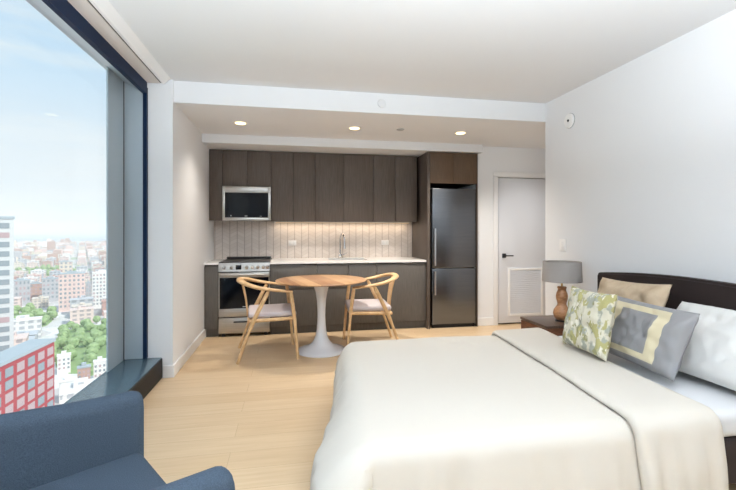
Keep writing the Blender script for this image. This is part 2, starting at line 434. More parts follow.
# ------------------------------------------------------------------ microwave
mw = thing('microwave', 'steel-framed microwave with black glass door mounted over the range', 'microwave', (-.563, 5.7, 1.43))
x0, x1, z0, z1, yf = -.866, -.262, 1.432, 1.874, 5.565
obj('body', B((x0, yf+.022, z0), (x1, YB-.002, z1), .003), M['darkmetal'], mw)
m = BM(); box(m, (x0, yf, z0), (x0+.032, yf+.021, z1), .002); box(m, (x1-.032, yf, z0), (x1, yf+.021, z1), .002)
box(m, (x0+.032, yf, z1-.082), (x1-.032, yf+.021, z1), .002); box(m, (x0+.032, yf, z0), (x1-.032, yf+.021, z0+.038), .002)
dm = obj('door_frame', m, M['steel'], mw)
obj('door_glass', B((x0+.032, yf+.006, z0+.038), (x1-.032, yf+.021, z1-.082)), M['blackglass'], mw)
for a, b_, c in ((-.59, -.555, 1.496), (-.765, -.755, 1.502), (-.40, -.375, 1.494)):
    obj('printed_mark', B((a, yf+.003, 1.487), (b_, yf+.006, c)), M['grey_plastic'], mw)

# ------------------------------------------------------------------ range
rg = thing('range_cooker', 'freestanding steel range with black glass oven door behind the left chair', 'cooker', (-.565, 5.6, 0))
x0, x1, yf = -.868, -.262, 5.30
obj('body', B((x0, yf+.03, .03), (x1, YB-.03, .895), .003), M['darkmetal'], rg)
ck = obj('cooktop', B((x0, yf+.012, .896), (x1, YB-.02, .916), .004), M['iron'], rg)
obj('back_guard', B((x0+.01, YB-.075, .917), (x1-.01, YB-.02, .945), .004), M['iron'], rg)
m = BM(); prism(m, [(yf+.005, .79), (yf-.012, .80), (yf+.002, .905), (yf+.03, .905), (yf+.03, .79)], 'x', x0, x1)
cp = obj('control_panel', m, M['steel'], rg)
for px in (-.80, -.715, -.535, -.468, -.402, -.337, -.288):
    m = BM(); cyl(m, (px, yf-.003, .852), (px, yf-.034, .848), .023, .019, 24); box(m, (px-.003, yf-.038, .832), (px+.003, yf-.033, .866), .001)
    obj('knob', m, M['chrome'], cp)
ds = obj('clock_display', B((-.665, yf-.011, .825), (-.60, yf+.005, .88), .002), M['blackglass'], cp)
obj('oven_handle', (lambda m: (tube(m, [(x0+.03, yf-.045, .762), (x1-.03, yf-.045, .762)], .012, 14), cyl(m, (x0+.06, yf-.045, .762), (x0+.06, yf+.005, .762), .009), cyl(m, (x1-.06, yf-.045, .762), (x1-.06, yf+.005, .762), .009), m)[-1])(BM()), M['steel'], rg)
m = BM(); box(m, (x0, yf, .725), (x1, yf+.029, .785), .002); box(m, (x0, yf, .245), (x1, yf+.029, .345), .002); box(m, (x0, yf, .345), (x0+.012, yf+.029, .725)); box(m, (x1-.012, yf, .345), (x1, yf+.029, .725))
od = obj('oven_door', m, M['steel'], rg)
obj('door_glass', B((x0+.012, yf+.002, .345), (x1-.012, yf+.028, .725)), M['blackglass'], od)
obj('printed_mark', B((-.585, yf-.001, .362), (-.545, yf+.001, .370)), M['grey_plastic'], od)
dw = obj('storage_drawer', B((x0, yf, .045), (x1, yf+.029, .232), .003), M['steel'], rg)
obj('drawer_handle', (lambda m: (box(m, (-.69, yf-.026, .176), (-.44, yf-.014, .192), .003), box(m, (-.67, yf-.016, .178), (-.655, yf+.004, .19)), box(m, (-.475, yf-.016, .178), (-.46, yf+.004, .19)), m)[-1])(BM()), M['darkmetal'], dw)
for px in (x0+.05, x1-.05):
    for py in (yf+.06, YB-.1):
        obj('foot', cyl(BM(), (px, py, 0), (px, py, .035), .02), M['darkmetal'], rg)

# ------------------------------------------------------------------ base cabinets
YF = 5.30
def base_cab(x0, x1, fronts, label, zc=.884):
    t = thing('base_cabinet', label, 'cabinet', ((x0+x1)/2, 5.6, 0), 'flat grey-brown base cabinets below the worktop')
    obj('carcass', B((x0+.001, YF+.022, .10), (x1-.001, YB-.005, zc)), M['cabin'], t)
    obj('plinth', B((x0+.001, YF+.055, 0), (x1-.001, YF+.07, .10)), M['cabbase'], t)
    for nm, a, b, c, d in fronts:
        obj(nm, B((a+.003, YF, c+.003), (b-.003, YF+.021, d-.003), .0015), M['cabbase'], t)
    return t
base_cab(XL+.001, -.872, [('filler_front', XL+.001, -.874, .10, .872)], 'narrow grey-brown base filler between white side wall and range')
base_cab(-.256, .325, [('drawer', -.256, .325, .56, .872), ('drawer', -.256, .325, .10, .56)], 'base unit of two wide drawers just right of the range')
base_cab(.325, .73, [('drawer', .325, .73, .56, .872), ('drawer', .325, .73, .10, .56)], 'narrow base unit behind the table, between drawer unit and sink unit', .69)
base_cab(.73, 1.77, [('cabinet_door', .73, 1.10, .10, .872), ('cabinet_door', 1.10, 1.77, .10, .872)], 'wide base cabinet behind the right chair, next to the fridge', .69)
# worktop pieces either side of the range, with the sink cut-out
wt = obj('worktop', B((XL+.001, YF-.022, .886), (-.872, YB-.002, .912), .002), M['quartz'])
tag(wt, 'short white worktop piece between side wall and range', 'worktop', 'white worktop pieces')
SX0, SX1, SY0, SY1 = .50, 1.02, 5.47, 5.83
m = BM()
box(m, (-.258, YF-.022, .886), (SX0, YB-.002, .912)); box(m, (SX1, YF-.022, .886), (1.769, YB-.002, .912))
box(m, (SX0, YF-.022, .886), (SX1, SY0, .912)); box(m, (SX0, SY1, .886), (SX1, YB-.002, .912))
bmesh.ops.remove_doubles(m, verts=m.verts[:], dist=1e-5)
wt = obj('worktop', m, M['quartz'], smooth=False)
tag(wt, 'long white stone worktop from range to fridge panel with sink cut-out', 'worktop', 'white worktop pieces')
# sink
sk = thing('kitchen_sink', 'undermount steel sink let into the white worktop below the tap', 'sink', (.76, 5.65, .70))
m = BM(); T = .004
box(m, (SX0-.01, SY0-.01, .70), (SX1+.01, SY1+.01, .704)); box(m, (SX0-.01, SY0-.01, .704), (SX0-.004, SY1+.01, .8855)); box(m, (SX1+.004, SY0-.01, .704), (SX1+.01, SY1+.01, .8855))
box(m, (SX0-.004, SY0-.01, .704), (SX1+.004, SY0-.004, .8855)); box(m, (SX0-.004, SY1+.004, .704), (SX1+.004, SY1+.01, .8855))
obj('basin', m, M['steel'], sk)
obj('drain', lathe(BM(), [(.04, 0), (.04, .004), (.03, .004), (.0, .003)], (.76, 5.65, .704), 24, cap=False), M['chrome'], sk)
# tap
tp = thing('kitchen_tap', 'chrome pull-down kitchen tap with arched neck standing behind the sink', 'tap', (.69, 5.89, .912))
obj('base', lathe(BM(), [(.028, 0), (.028, .01), (.022, .016), (.020, .06), (.016, .065)], (.69, 5.89, .912), 24), M['chrome'], tp)
nk = [(.69, 5.89, .975), (.69, 5.89, 1.10), (.69, 5.885, 1.19), (.70, 5.85, 1.245), (.715, 5.80, 1.25), (.73, 5.765, 1.21), (.735, 5.755, 1.15)]
obj('neck', tube(BM(), smooth_path(nk), .011, 14), M['chrome'], tp)
obj('spray_head', cyl(BM(), (.735, 5.755, 1.15), (.736, 5.752, 1.05), .014, .018), M['chrome'], tp)
obj('lever', tube(BM(), [(.712, 5.885, .955), (.745, 5.875, .965), (.79, 5.865, .985)], [.009, .007, .005], 10), M['chrome'], tp)
# outlets on the splash
def outlet(px, label, slots=2):
    t = thing('wall_outlet', label, 'outlet', (px, YB, 1.13), 'white outlets on the splashback')
    obj('cover_plate', B((px-.056, YB-.007, 1.09), (px+.056, YB-.001, 1.163), .003), M['white'], t)
    for sx in (-.026, .026):
        obj('socket', B((px+sx-.018, YB-.009, 1.106), (px+sx+.018, YB-.007, 1.147), .002), M['trim'], t)
outlet(.018, 'white double outlet on the splashback left of the tap')
outlet(1.36, 'white double outlet on the splashback near the fridge panel')

# ------------------------------------------------------------------ fridge and its surround
t = thing('tall_cabinet_end', 'tall dark wood side panel standing between the worktop and the fridge', 'cabinet panel', (1.79, 5.6, 0))
obj('panel', B((1.772, 5.25, 0), (1.81, YB-.002, 2.345), .0015), M['cab'], t)
obj('right_panel', B((2.476, 5.25, 0), (2.484, 5.299, 2.345), .001), M['cab'], t)
t = thing('fridge_top_cabinet', 'warm brown two-door cabinet above the fridge', 'cabinet', (2.14, 5.6, 1.93))
obj('carcass', B((1.812, 5.275, 1.935), (2.474, YB-.002, 2.344)), M['cabin'], t)
obj('cabinet_door', B((1.813, 5.25, 1.932), (2.141, 5.273, 2.343), .0015), M['cabw'], t)
obj('cabinet_door', B((2.145, 5.25, 1.932), (2.473, 5.273, 2.343), .0015), M['cabw'], t)
fr = thing('fridge', 'tall dark steel two-door fridge freezer beside the white door wall', 'fridge', (2.15, 5.6, 0))
x0, x1, yf = 1.845, 2.462, 5.262
obj('body', B((x0, yf+.055, .03), (x1, YB-.06, 1.862), .004), M['darkmetal'], fr)
du = obj('fridge_door', B((x0, yf, .803), (x1, yf+.05, 1.865), .008, 3), M['dsteel'], fr)
dl = obj('freezer_door', B((x0, yf, .05), (x1, yf+.05, .793), .008, 3), M['dsteel'], fr)
def bar(z0, z1, par):
    m = BM(); tube(m, [(x0+.026, yf-.045, z0), (x0+.026, yf-.045, z1)], .013, 14, up=(1, 0, 0))
    for z in (z0+.03, z1-.03): box(m, (x0+.017, yf-.04, z-.012), (x0+.035, yf+.003, z+.012), .003)
    obj('handle', m, M['chrome'], par)
bar(.84, 1.33, du); bar(.45, .765, dl)
obj('toe_grille', B((x0+.01, yf+.03, .0), (x1-.01, yf+.05, .048)), M['black'], fr)

# ------------------------------------------------------------------ ceiling fittings
LX = [(-.53, 4.60), (.70, 4.60), (1.96, 4.60), (3.22, 4.60)]  # the last one is hidden, added to brighten the hall door
LN = ['recessed warm ceiling light nearest the window side', 'middle recessed warm ceiling light over the dining table', 'recessed warm ceiling light in front of the fridge', 'unseen ceiling light added in the hall to brighten the white door']
for (lx, ly), ln in zip(LX, LN):
    t = thing('ceiling_light', ln, 'ceiling light', (lx, ly, ZK), 'recessed kitchen ceiling lights')
    obj('trim_ring', lathe(BM(), [(.052, -.001), (.056, -.007), (.075, -.006), (.080, -.001)], (lx, ly, ZK), 36), M['white'], t)
    obj('lens', lathe(BM(), [(.053, -.0085), (.053, -.003), (.0, -.003)], (lx, ly, ZK), 32), M['lampon'], t)
    L = bpy.data.lights.new('kitchen_lamp', 'SPOT'); L.energy = (62 if lx < 0 else 150) if lx < 3 else 64; L.color = (1, .92, .82) if lx < 3 else (1, .97, .94); L.spot_size = math.radians(125); L.spot_blend = 1; L.shadow_soft_size = .05
    lo = bpy.data.objects.new('kitchen_lamp', L); C.objects.link(lo); lo.location = (lx, ly, ZK-.02); lo.parent = t; lo.matrix_parent_inverse = Matrix.Translation((-lx, -ly, -ZK))
t = thing('smoke_detector', 'small round grey sprinkler cover on the kitchen ceiling between two lights', 'detector', (1.22, 4.56, ZK))
obj('cover', lathe(BM(), [(.0, -.016), (.03, -.016), (.042, -.010), (.046, -.001)], (1.22, 4.56, ZK), 28), M['grey_plastic'], t)
t = thing('mounted_sprinkler_cover', 'faint round white cover plate on the soffit face above the fridge side', 'cover plate', (.88, YS, 2.545))
m = lathe(BM(), [(.0, .009), (.036, .009), (.041, .005), (.043, .001)], (0, 0, 0), 28); m.transform(Matrix.Translation((.875, YS, 2.553)) @ Matrix.Rotation(PI/2, 4, 'X'))
obj('cover', m, M['ceil'], t)
# round detector and switch on the bedroom wall
t = thing('wall_detector', 'round white alarm on the bedroom wall high above the lamp', 'alarm', (XR, 3.6, 2.37))
Rm = Matrix.Translation((XR, 3.585, 2.365)) @ Matrix.Rotation(-PI/2, 4, 'Y')
m = lathe(BM(), [(.068, .001), (.068, .012), (.062, .020), (.0, .020)], (0, 0, 0), 36); m.transform(Rm); hb = obj('housing', m, M['white'], t)
m = lathe(BM(), [(.067, .001), (.073, .001), (.073, .005), (.067, .005)], (0, 0, 0), 36, cap=False); m.transform(Rm); obj('base_ring', m, M['grey_plastic'], t)
m = lathe(BM(), [(.012, .0205), (.012, .025), (.0, .026)], (0, 0, 0), 20); m.transform(Rm); obj('lens', m, M['darkmetal'], hb)
t = thing('light_switch', 'white rocker light switch on the bedroom wall above the lamp shade', 'switch', (XR, 3.68, 1.16))
obj('cover_plate', B((XR-.008, 3.64, 1.10), (XR-.001, 3.735, 1.22), .003), M['white'], t)
obj('rocker', B((XR-.011, 3.67, 1.125), (XR-.008, 3.705, 1.195), .002), M['trim'], t)

# ------------------------------------------------------------------ dining table
TX, TY, TZ = .325, 4.53, .772
tb = thing('dining_table', 'round wood-topped pedestal dining table between the two oak chairs', 'table', (TX, TY, 0))
obj('tabletop', lathe(BM(), [(.0, -.030), (.36, -.030), (.455, -.018), (.488, -.008), (.490, -.003), (.486, 0), (.0, 0)], (TX, TY, TZ), 72, cap=False), M['stave'], tb)
pf = [(.0, 0), (.266, 0), (.270, .006), (.262, .014), (.20, .030), (.14, .055), (.095, .095), (.068, .15), (.053, .22), (.046, .30), (.043, .38), (.044, .46), (.050, .55), (.062, .63), (.082, .70), (.105, .741), (.0, .741)]
obj('pedestal', lathe(BM(), pf, (TX, TY, 0), 56, cap=False), M['tulip'], tb)

# ------------------------------------------------------------------ dining chairs
def make_chair(label):
    t = thing('dining_chair', label, 'chair', (0, 0, 0), 'curved oak dining chairs at the round table')
    for s in (1, -1):
        obj('front_leg', tube(BM(), smooth_path([(.262, s*.275, 0), (.228, s*.272, .40), (.192, s*.27, .672)]), [.0155]*6+[.019]*6+[.017], 12), M['oak'], t)
        obj('rear_leg', tube(BM(), smooth_path([(-.325, s*.285, 0), (-.195, s*.275, .36), (-.03, s*.275, .70)]), [.0155]*6+[.021]*6+[.015], 12), M['oak'], t)
    rp = [(.208, .27, .682), (.16, .274, .690), (.0, .286, .713), (-.13, .285, .738), (-.235, .232, .768), (-.295, .12, .786), (-.31, 0, .790)]
    rp = rp + [(x, -y, z) for x, y, z in rp[-2::-1]]
    P = smooth_path(rp, 8); n = len(P)
    rad = [.021+.015*math.sin(PI*i/(n-1))**1.5 for i in range(n)]
    obj('arm_rail', tube(BM(), P, rad, 14, flat=.6), M['oak'], t)
    m = BM()
    for s in (1, -1):
        tube(m, [(.226, s*.26, .415), (-.215, s*.262, .405)], .020, 10, flat=.9)
    tube(m, [(.226, .26, .415), (.226, -.26, .415)], .019, 10); tube(m, [(-.215, .262, .405), (-.215, -.262, .405)], .019, 10)
    obj('seat_frame', m, M['oak'], t)
    m = BM(); box(m, (-.225, -.245, .428), (.250, .245, .482), .022, 4)
    for v in m.verts:
        if v.co.z > .47: v.co.z += .012*(1-(v.co.x/.27)**2)*(1-(v.co.y/.25)**2)
    obj('seat_cushion', m, M['seat'], t)
    m = BM(); sp = smooth_path([(-.235, 0, .42), (-.243, 0, .52), (-.258, 0, .63), (-.292, 0, .775)], 6)
    L_ = []
    for k, p in enumerate(sp):
        hw = .072+.03*k/len(sp)
        L_.append([m.verts.new((p.x+dx+.10*(yy*yy), yy, p.z)) for dx, yy in ((-.007, -hw), (-.007, 0), (-.007, hw), (.007, hw), (.007, 0), (.007, -hw))])
    for a, b in zip(L_, L_[1:]):
        for k in range(6): m.faces.new((a[k], a[(k+1) % 6], b[(k+1) % 6], b[k]))
    m.faces.new(L_[0][::-1]); m.faces.new(L_[-1])
    obj('back_slat', m, M['oak'], t)
    return t
ch = make_chair('oak dining chair with grey seat on the range side of the table')
dup(ch, (.868, 4.665, 0), math.radians(177), 'oak dining chair with grey seat on the fridge side of the table')
ch.location = (-.215, 4.53, 0); ch.rotation_euler = (0, 0, math.radians(5))

# ------------------------------------------------------------------ bed
BX0, BX1, BY0, BY1, BT = .47, 2.545, 1.62, 3.06, .452
bd = thing('bed', 'double bed with dark upholstered headboard and white sheeted mattress', 'bed', (1.5, 2.34, 0))
hp = [(1.53, .06)]+[(1.53+.03*(1-math.cos(a)), .915+.03*math.sin(a)+.008) for a in (0, .5, 1.0, 1.57)]
hp += [(y, .953+.042*(1-((y-2.32)/.76)**2)) for y in (1.6+.048*k for k in range(31))]+[(3.115-.03*(1-math.cos(a)), .915+.03*math.sin(a)+.008) for a in (1.57, 1.0, .5, 0)]+[(3.115, .06)]
m = prism(BM(), hp, 'x', 2.55, 2.632); bmesh.ops.bevel(m, geom=[e for e in m.edges if abs(e.verts[0].co.x-e.verts[1].co.x) < .01], offset=.016, segments=3, affect='EDGES')
obj('headboard', m, M['headboard'], bd)
obj('bed_frame', B((BX0+.03, BY0+.0, .10), (2.55, BY1, .315), .012, 3), M['headboard'], bd)
obj('mattress', B((BX0+.02, BY0-.005, .316), (BX1, BY1, BT), .045, 5), M['sheet'], bd)
for lx in (BX0+.12, 2.45):
    for ly in (BY0+.1, BY1-.1):
        obj('leg', cyl(BM(), (lx, ly, 0), (lx, ly, .11), .025, .03), M['walnut'], bd)

def drape(xa, xb, ya, yb, top, drop, over, nx, ny, side_foot=True, amp=.02, r=.055, seed=0, puff=.0, bulge=None, lift=None):
    """cloth laid over a rectangle [xa,xb]x[ya,yb]: flat on top, rolling over the edges and hanging with folds"""
    bm = BM(); grid = []
    U = [xa-over+(xb-(xa-over))*i/nx for i in range(nx+1)] if side_foot else [xa+(xb-xa)*i/nx for i in range(nx+1)]
    V = [ya-over+(yb-ya+2*over)*j/ny for j in range(ny+1)]
    for u in U:
        row = []
        for v in V:
            cx, cy = max(xa, u) if side_foot else u, min(max(v, ya), yb)
            ex, ey = u-cx, v-cy; l = math.hypot(ex, ey)
            n1 = noise.noise(Vector((u*2.1+seed, v*2.3, seed)))
            lf = lift(u) if lift else 0
            z = top + lf + .008*n1 + puff*noise.noise(Vector((u*.9, v*.9, 3+seed)))
            if l < 1e-6: p = Vector((cx, cy, z))
            else:
                dx, dy = ex/l, ey/l; q = r*PI/2
                if l < q: a = l/r; ho, dn = r*math.sin(a), r*(1-math.cos(a))
                else: ho, dn = r+(l-q)*.05, r+(l-q)
                dn = min(dn, drop)
                f = max(0, min(1, (dn-.02)/.2))
                per = (cx*dy*dy + cy*dx*dx)*1.0 + math.atan2(dy, dx)*.12
                rip = noise.noise(Vector((per*7.5, dn*.9, seed+2)))*.7+noise.noise(Vector((per*17, dn*1.2, seed+9)))*.42
                ho += amp*f*(rip+.55)
                ho += lf
                if bulge: ho += bulge(cx+dx*ho, cy+dy*ho, dn, dx, dy)
                p = Vector((cx+dx*ho, cy+dy*ho, z-dn))
            p.x += (p.y-3.06)*.1                 # the duvet lies a little askew on the mattress
            row.append(bm.verts.new(p))
        grid.append(row)
    for i in range(nx):
        for j in range(ny):
            bm.faces.new((grid[i][j], grid[i+1][j], grid[i+1][j+1], grid[i][j+1]))
    return bm

def foot_bulge(x, y, dn, dx, dy):
    if dx > -.3: return 0
    k = math.exp(-((y-1.72)/.42)**2)
    return (.05+.10*k)*min(1, dn/.14)*abs(dx)
dv = thing('duvet', 'cream duvet spread over the bed and turned back near the pillows', 'duvet', (1.2, 2.34, .12))
o = obj('cover', drape(BX0, 1.99, BY0, BY1, BT+.016, .36, .44, 110, 120, True, .042, .07, 1, .012, foot_bulge), M['duvet'], dv)
m_ = o.modifiers.new('thick', 'SOLIDIFY'); m_.thickness = .012; m_.offset = 0
edge = lambda u: .012+.020*math.sqrt(max(0, 1-(1-min(1, (u-1.60)/.035))**2))-.012*max(0, (u-1.98)/.05)**2
o = obj('turned_back_flap', drape(1.60, 2.03, BY0, BY1, BT+.016, .365, .44, 60, 120, False, .042, .07, 1, .012, None, edge), M['duvet'], dv)
m_ = o.modifiers.new('thick', 'SOLIDIFY'); m_.thickness = .014; m_.offset = 0

# ------------------------------------------------------------------ pillows
def pillow_bm(w, h, t, seed=0, pinch=.05, crease=.006, nu=44, nv=36, mats=None, power=.5):
    """cushion lying in its local YZ plane (width Y, height Z from 0 to h), bulging along X; front is -X"""
    bm = BM(); fr, bk = [], []
    for i in range(nu+1):
        u = -1+2*i/nu; a, b = [], []
        for j in range(nv+1):
            v = -1+2*j/nv
            y = u*w/2*(1-pinch*(1-v*v)); z = h/2+v*h/2*(1-pinch*(1-u*u))
            e = ((1-u**4)*(1-v**4))**power
            c = crease*noise.noise(Vector((u*3.1+seed, v*2.7, seed)))*e*2 + crease*.8*noise.noise(Vector((u*9+seed, v*4, seed+4)))*e
            edge = i in (0, nu) or j in (0, nv)
            va = bm.verts.new((-t/2*e+c, y, z)); a.append(va)
            b.append(va if edge else bm.verts.new((t/2*e+c, y, z)))
        fr.append(a); bk.append(b)
    for i in range(nu):
        for j in range(nv):
            f = bm.faces.new((fr[i][j], fr[i][j+1], fr[i+1][j+1], fr[i+1][j]))
            if mats: f.material_index = mats(-1+2*(i+.5)/nu, -1+2*(j+.5)/nv)
            q = (bk[i][j], bk[i+1][j], bk[i+1][j+1], bk[i][j+1])
            if len(set(q)) >= 3:
                try: bm.faces.new(q)
                except ValueError: pass
    return bm
def put_pillow(name, bm, mat, loc, tilt, yaw=0, roll=0, label='', cat='pillow', group=None):
    # tilt leans the top back towards the headboard (+x)
    o = obj(name, bm, mat, None, True, origin=False)
    o.matrix_basis = Matrix.Translation(loc) @ Matrix.Rotation(yaw, 4, 'Z') @ Matrix.Rotation(tilt, 4, 'Y') @ Matrix.Rotation(roll, 4, 'X')
    return tag(o, label, cat, group)
R_ = math.radians
put_pillow('bed_pillow', pillow_bm(.70, .46, .15, 1, .04, .012), M['pillowwhite'], (2.20, 1.895, .49), R_(38), R_(2), 0, 'plump white pillow leaning on the dark headboard behind the grey striped cushion', 'pillow')
put_pillow('throw_pillow', pillow_bm(.60, .46, .13, 9, .07, .014), M['tan'], (2.225, 2.54, .525), R_(22), R_(0), R_(-2), 'tan velvety cushion standing at the back against the headboard', 'cushion', 'cushions on the bed')
def stripe(u, v):
    inside = lambda a, b: abs(u) < a and abs(v) < b
    return 1 if inside(.66, .80) and not inside(.44, .62) else 0
put_pillow('lumbar_pillow', pillow_bm(.66, .39, .13, 13, .04, .010, 60, 44, stripe), [M['greysatin'], M['beigesatin']], (2.02, 2.20, .505), R_(24), R_(-4), 0, 'grey satin oblong cushion with a beige frame stripe', 'cushion', 'cushions on the bed')
put_pillow('accent_pillow', pillow_bm(.41, .41, .12, 21, .07, .010), M['floral'], (1.865, 2.40, .517), R_(11), R_(0), 0, 'square cushion with a green and cream watercolour print, foremost on the bed', 'cushion', 'cushions on the bed')

# ------------------------------------------------------------------ nightstand and lamp
ns = thing('nightstand', 'low walnut bedside table with dark top between bed and door', 'nightstand', (2.37, 3.30, 0))
NX0, NX1, NY0, NY1, NZ = 2.115, 2.60, 3.16, 3.56, .50
obj('carcass', B((NX0+.02, NY0, .12), (NX1, NY1, NZ-.022), .003), M['walnut'], ns)
obj('top', B((NX0-.004, NY0-.004, NZ-.022), (NX1, NY1+.004, NZ), .003), M['walnuttop'], ns)
for z0, z1 in ((.13, .30), (.305, NZ-.028)):
    d = obj('drawer', B((NX0, NY0+.004, z0), (NX0+.02, NY1-.004, z1), .002), M['walnut'], ns)
    obj('knob', cyl(BM(), (NX0-.02, 3.36, (z0+z1)/2), (NX0, 3.36, (z0+z1)/2), .011), M['brass'], d)
for lx in (NX0+.05, NX1-.04):
    for ly in (NY0+.04, NY1-.04): obj('leg', cyl(BM(), (lx, ly, 0), (lx, ly, .12), .013, .018), M['walnut'], ns)
lp = thing('table_lamp', 'gourd-shaped wooden table lamp with grey drum shade on the nightstand', 'lamp', (2.38, 3.33, NZ))
lc = (2.38, 3.33, NZ)
obj('foot_plate', lathe(BM(), [(.0, 0), (.058, 0), (.058, .006), (.05, .010), (.0, .010)], lc, 32, cap=False), M['darkmetal'], lp)
obj('gourd_body', lathe(BM(), [(.0, .010), (.045, .011), (.066, .035), (.074, .068), (.066, .102), (.045, .130), (.037, .148), (.040, .168), (.048, .195), (.050, .222), (.044, .250), (.035, .270), (.034, .285), (.040, .295), (.036, .305), (.0, .306)], lc, 44, cap=False), M['gourd'], lp)
obj('neck', cyl(BM(), (2.38, 3.33, NZ+.305), (2.38, 3.33, NZ+.37), .008), M['brass'], lp)
sh = obj('lamp_shade', lathe(BM(), [(.165, .352), (.160, .528), (.157, .528), (.162, .352)], lc, 56, cap=False), M['lampshade'], lp)
m = BM()
for k in range(3):
    a = 2*PI*k/3; cyl(m, (2.38, 3.33, NZ+.37), (2.38+.160*math.cos(a), 3.33+.160*math.sin(a), NZ+.37), .002, n=8)
obj('shade_spider', m, M['brass'], sh)

# ------------------------------------------------------------------ armchair
ac = thing('armchair', 'slate blue upholstered armchair by the window in the near corner', 'armchair', (0, 0, 0))
# local: faces +x, arms at y = +-.37, fronts at x = 0
def arm_shell():
    bm = BM(); path = []
    hw = .375
    P = [(0, hw, .672), (-.2, hw, .684), (-.42, hw-.005, .705), (-.60, hw-.07, .735), (-.70, .20, .765), (-.72, 0, .775)]
    P = P + [(x, -y, z) for x, y, z in P[-2::-1]]
    pts = smooth_path(P, 6); N = len(pts); rings = []
    for i, p in enumerate(pts):
        d = pts[min(N-1, i+1)]-pts[max(0, i-1)]; d.z = 0; d.normalize(); s = Vector((d.y, -d.x, 0))
        th, zt, z0 = .05, p.z, .20
        prof = [(-th, z0), (-th, zt-.045), (-th*.86, zt-.022), (-th*.5, zt-.005), (0, zt), (th*.5, zt-.005), (th*.86, zt-.022), (th, zt-.045), (th, z0)]
        rings.append([Vector((p.x, p.y, 0))+s*a+Vector((0, 0, z)) for a, z in prof])
    def cap(r, sx):
        c = sum(r, Vector())/len(r); c = Vector((c.x, c.y, 0)); out = []
        for k, (f, e) in enumerate(((.93, .016), (.76, .026))):
            out.append([Vector((c.x+(v.x-c.x)*f+sx*e, c.y+(v.y-c.y)*f, v.z if v.z < .25 else v.z-(1-f)*.07)) for v in r])
        return out
    c0 = cap(rings[0], 1); c1 = cap(rings[-1], 1)
    R = [c0[1], c0[0]]+rings+[c1[0], c1[1]]
    V = [[bm.verts.new(v) for v in r] for r in R]; n = len(V[0])
    for a, b in zip(V, V[1:]):
        for k in range(n): bm.faces.new((a[k], a[(k+1) % n], b[(k+1) % n], b[k]))
    bm.faces.new(V[0]); bm.faces.new(V[-1][::-1])
    return bm
obj('arm_and_back_shell', arm_shell(), M['blue'], ac)
m = BM(); box(m, (-.655, -.322, .30), (.012, .322, .462), .03, 4)
for v in m.verts:
    if v.co.z > .43: v.co.z += .012*max(0, 1-(v.co.x+.32)**2/.11)*(1-(v.co.y/.33)**2)
obj('seat_cushion', m, M['blue'], ac)
obj('seat_base', B((-.64, -.322, .18), (.0, .322, .298), .012), M['blue'], ac)
m = BM(); box(m, (-.665, -.26, .476), (-.54, .26, .74), .04, 4)
obj('back_cushion', m, M['blue'], ac)
for lx in (-.07, -.6):
    for ly in (.28, -.28): obj('leg', cyl(BM(), (lx, ly, 0), (lx*.98, ly*.97, .20), .014, .022), M['walnut'], ac)
ac.location = (-.40, 1.475, 0); ac.rotation_euler = (0, 0, math.atan2(.566, .825))

# ------------------------------------------------------------------ the city far below the window
GZ = -100.0
_c, _s = math.cos(math.atan(77/415)), math.sin(math.atan(77/415))
def bearing(px, py, z):
    """ground position that lies in the direction of a photo pixel at height z"""
    u, v = (px-368)/415, (230-py)/415
    t = (z-1.31)/v
    return Vector(((u*_c+_s)*t, (-u*_s+_c)*t, z)), t
def ground_mat():
    m, nt, b = new_mat('city_ground'); h = NT(nt); L = nt.links.new
    tc = nt.nodes.new('ShaderNodeTexCoord')
    vo = nt.nodes.new('ShaderNodeTexVoronoi'); vo.inputs['Scale'].default_value = .03
    n = nt.nodes.new('ShaderNodeTexNoise'); n.inputs['Scale'].default_value = .006; n.inputs['Detail'].default_value = 5
    L(tc.outputs['Object'], vo.inputs['Vector']); L(tc.outputs['Object'], n.inputs['Vector'])
    sp = nt.nodes.new('ShaderNodeSeparateColor'); L(vo.outputs['Color'], sp.inputs[0])
    c = h.mix(sp.outputs[0], lin((196, 186, 182)), lin((236, 232, 230)))
    g = h.v('MINIMUM', h.v('MAXIMUM', h.v('MULTIPLY', h.v('SUBTRACT', n.outputs['Fac'], .55), 12), 0), 1)
    L(h.mix(g, c, lin((168, 184, 150))), b.inputs['Base Color']); b.inputs['Roughness'].default_value = .95
    return m
M['ground'] = ground_mat()
M['sea'] = plain('pale_sea', (158, 172, 190), .6)
M['lawn'] = plain('park_lawn', (150, 172, 118), .95, spec=.05)
M['leaf'] = grain('leaf_green', (124, 150, 98), (172, 190, 138), (1, 1, 1), .35, .9, .1, bump=0)
M['bark'] = plain('bark', (110, 92, 78), .9)
M['redbrick'] = plain('red_cladding', (178, 78, 84), .85)
M['palepane'] = plain('pale_window', (190, 164, 166), .3)
M['darkpane'] = plain('dull_window', (150, 158, 164), .25)
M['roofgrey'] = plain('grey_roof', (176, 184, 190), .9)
M['concrete'] = plain('pale_concrete', (212, 212, 212), .85)
M['white_r'] = plain('white_render', (240, 234, 230), .85)
M['pink_r'] = plain('pink_render', (236, 206, 198), .85)
M['tan_r'] = plain('tan_render', (226, 210, 192), .85)
M['grey_r'] = plain('grey_render', (190, 188, 192), .85)
M['brown_r'] = plain('brown_render', (196, 160, 146), .85)
struct('ground', B((-6500, -1500, GZ-1), (1500, 4300, GZ)), M['ground'])
struct('sea', B((-26000, 4300, GZ-1), (9000, 26000, GZ)), M['sea'])
struct('sea', B((-26000, -1500, GZ-1), (-6500, 4300, GZ)), M['sea'])
struct('hills', prism(BM(), [(-14000, GZ), (-12500, GZ+60), (-10500, GZ+95), (-8000, GZ+50), (-6000, GZ+85), (-4200, GZ+40), (-3000, GZ)], 'y', 15000, 16500), M['roofgrey'])

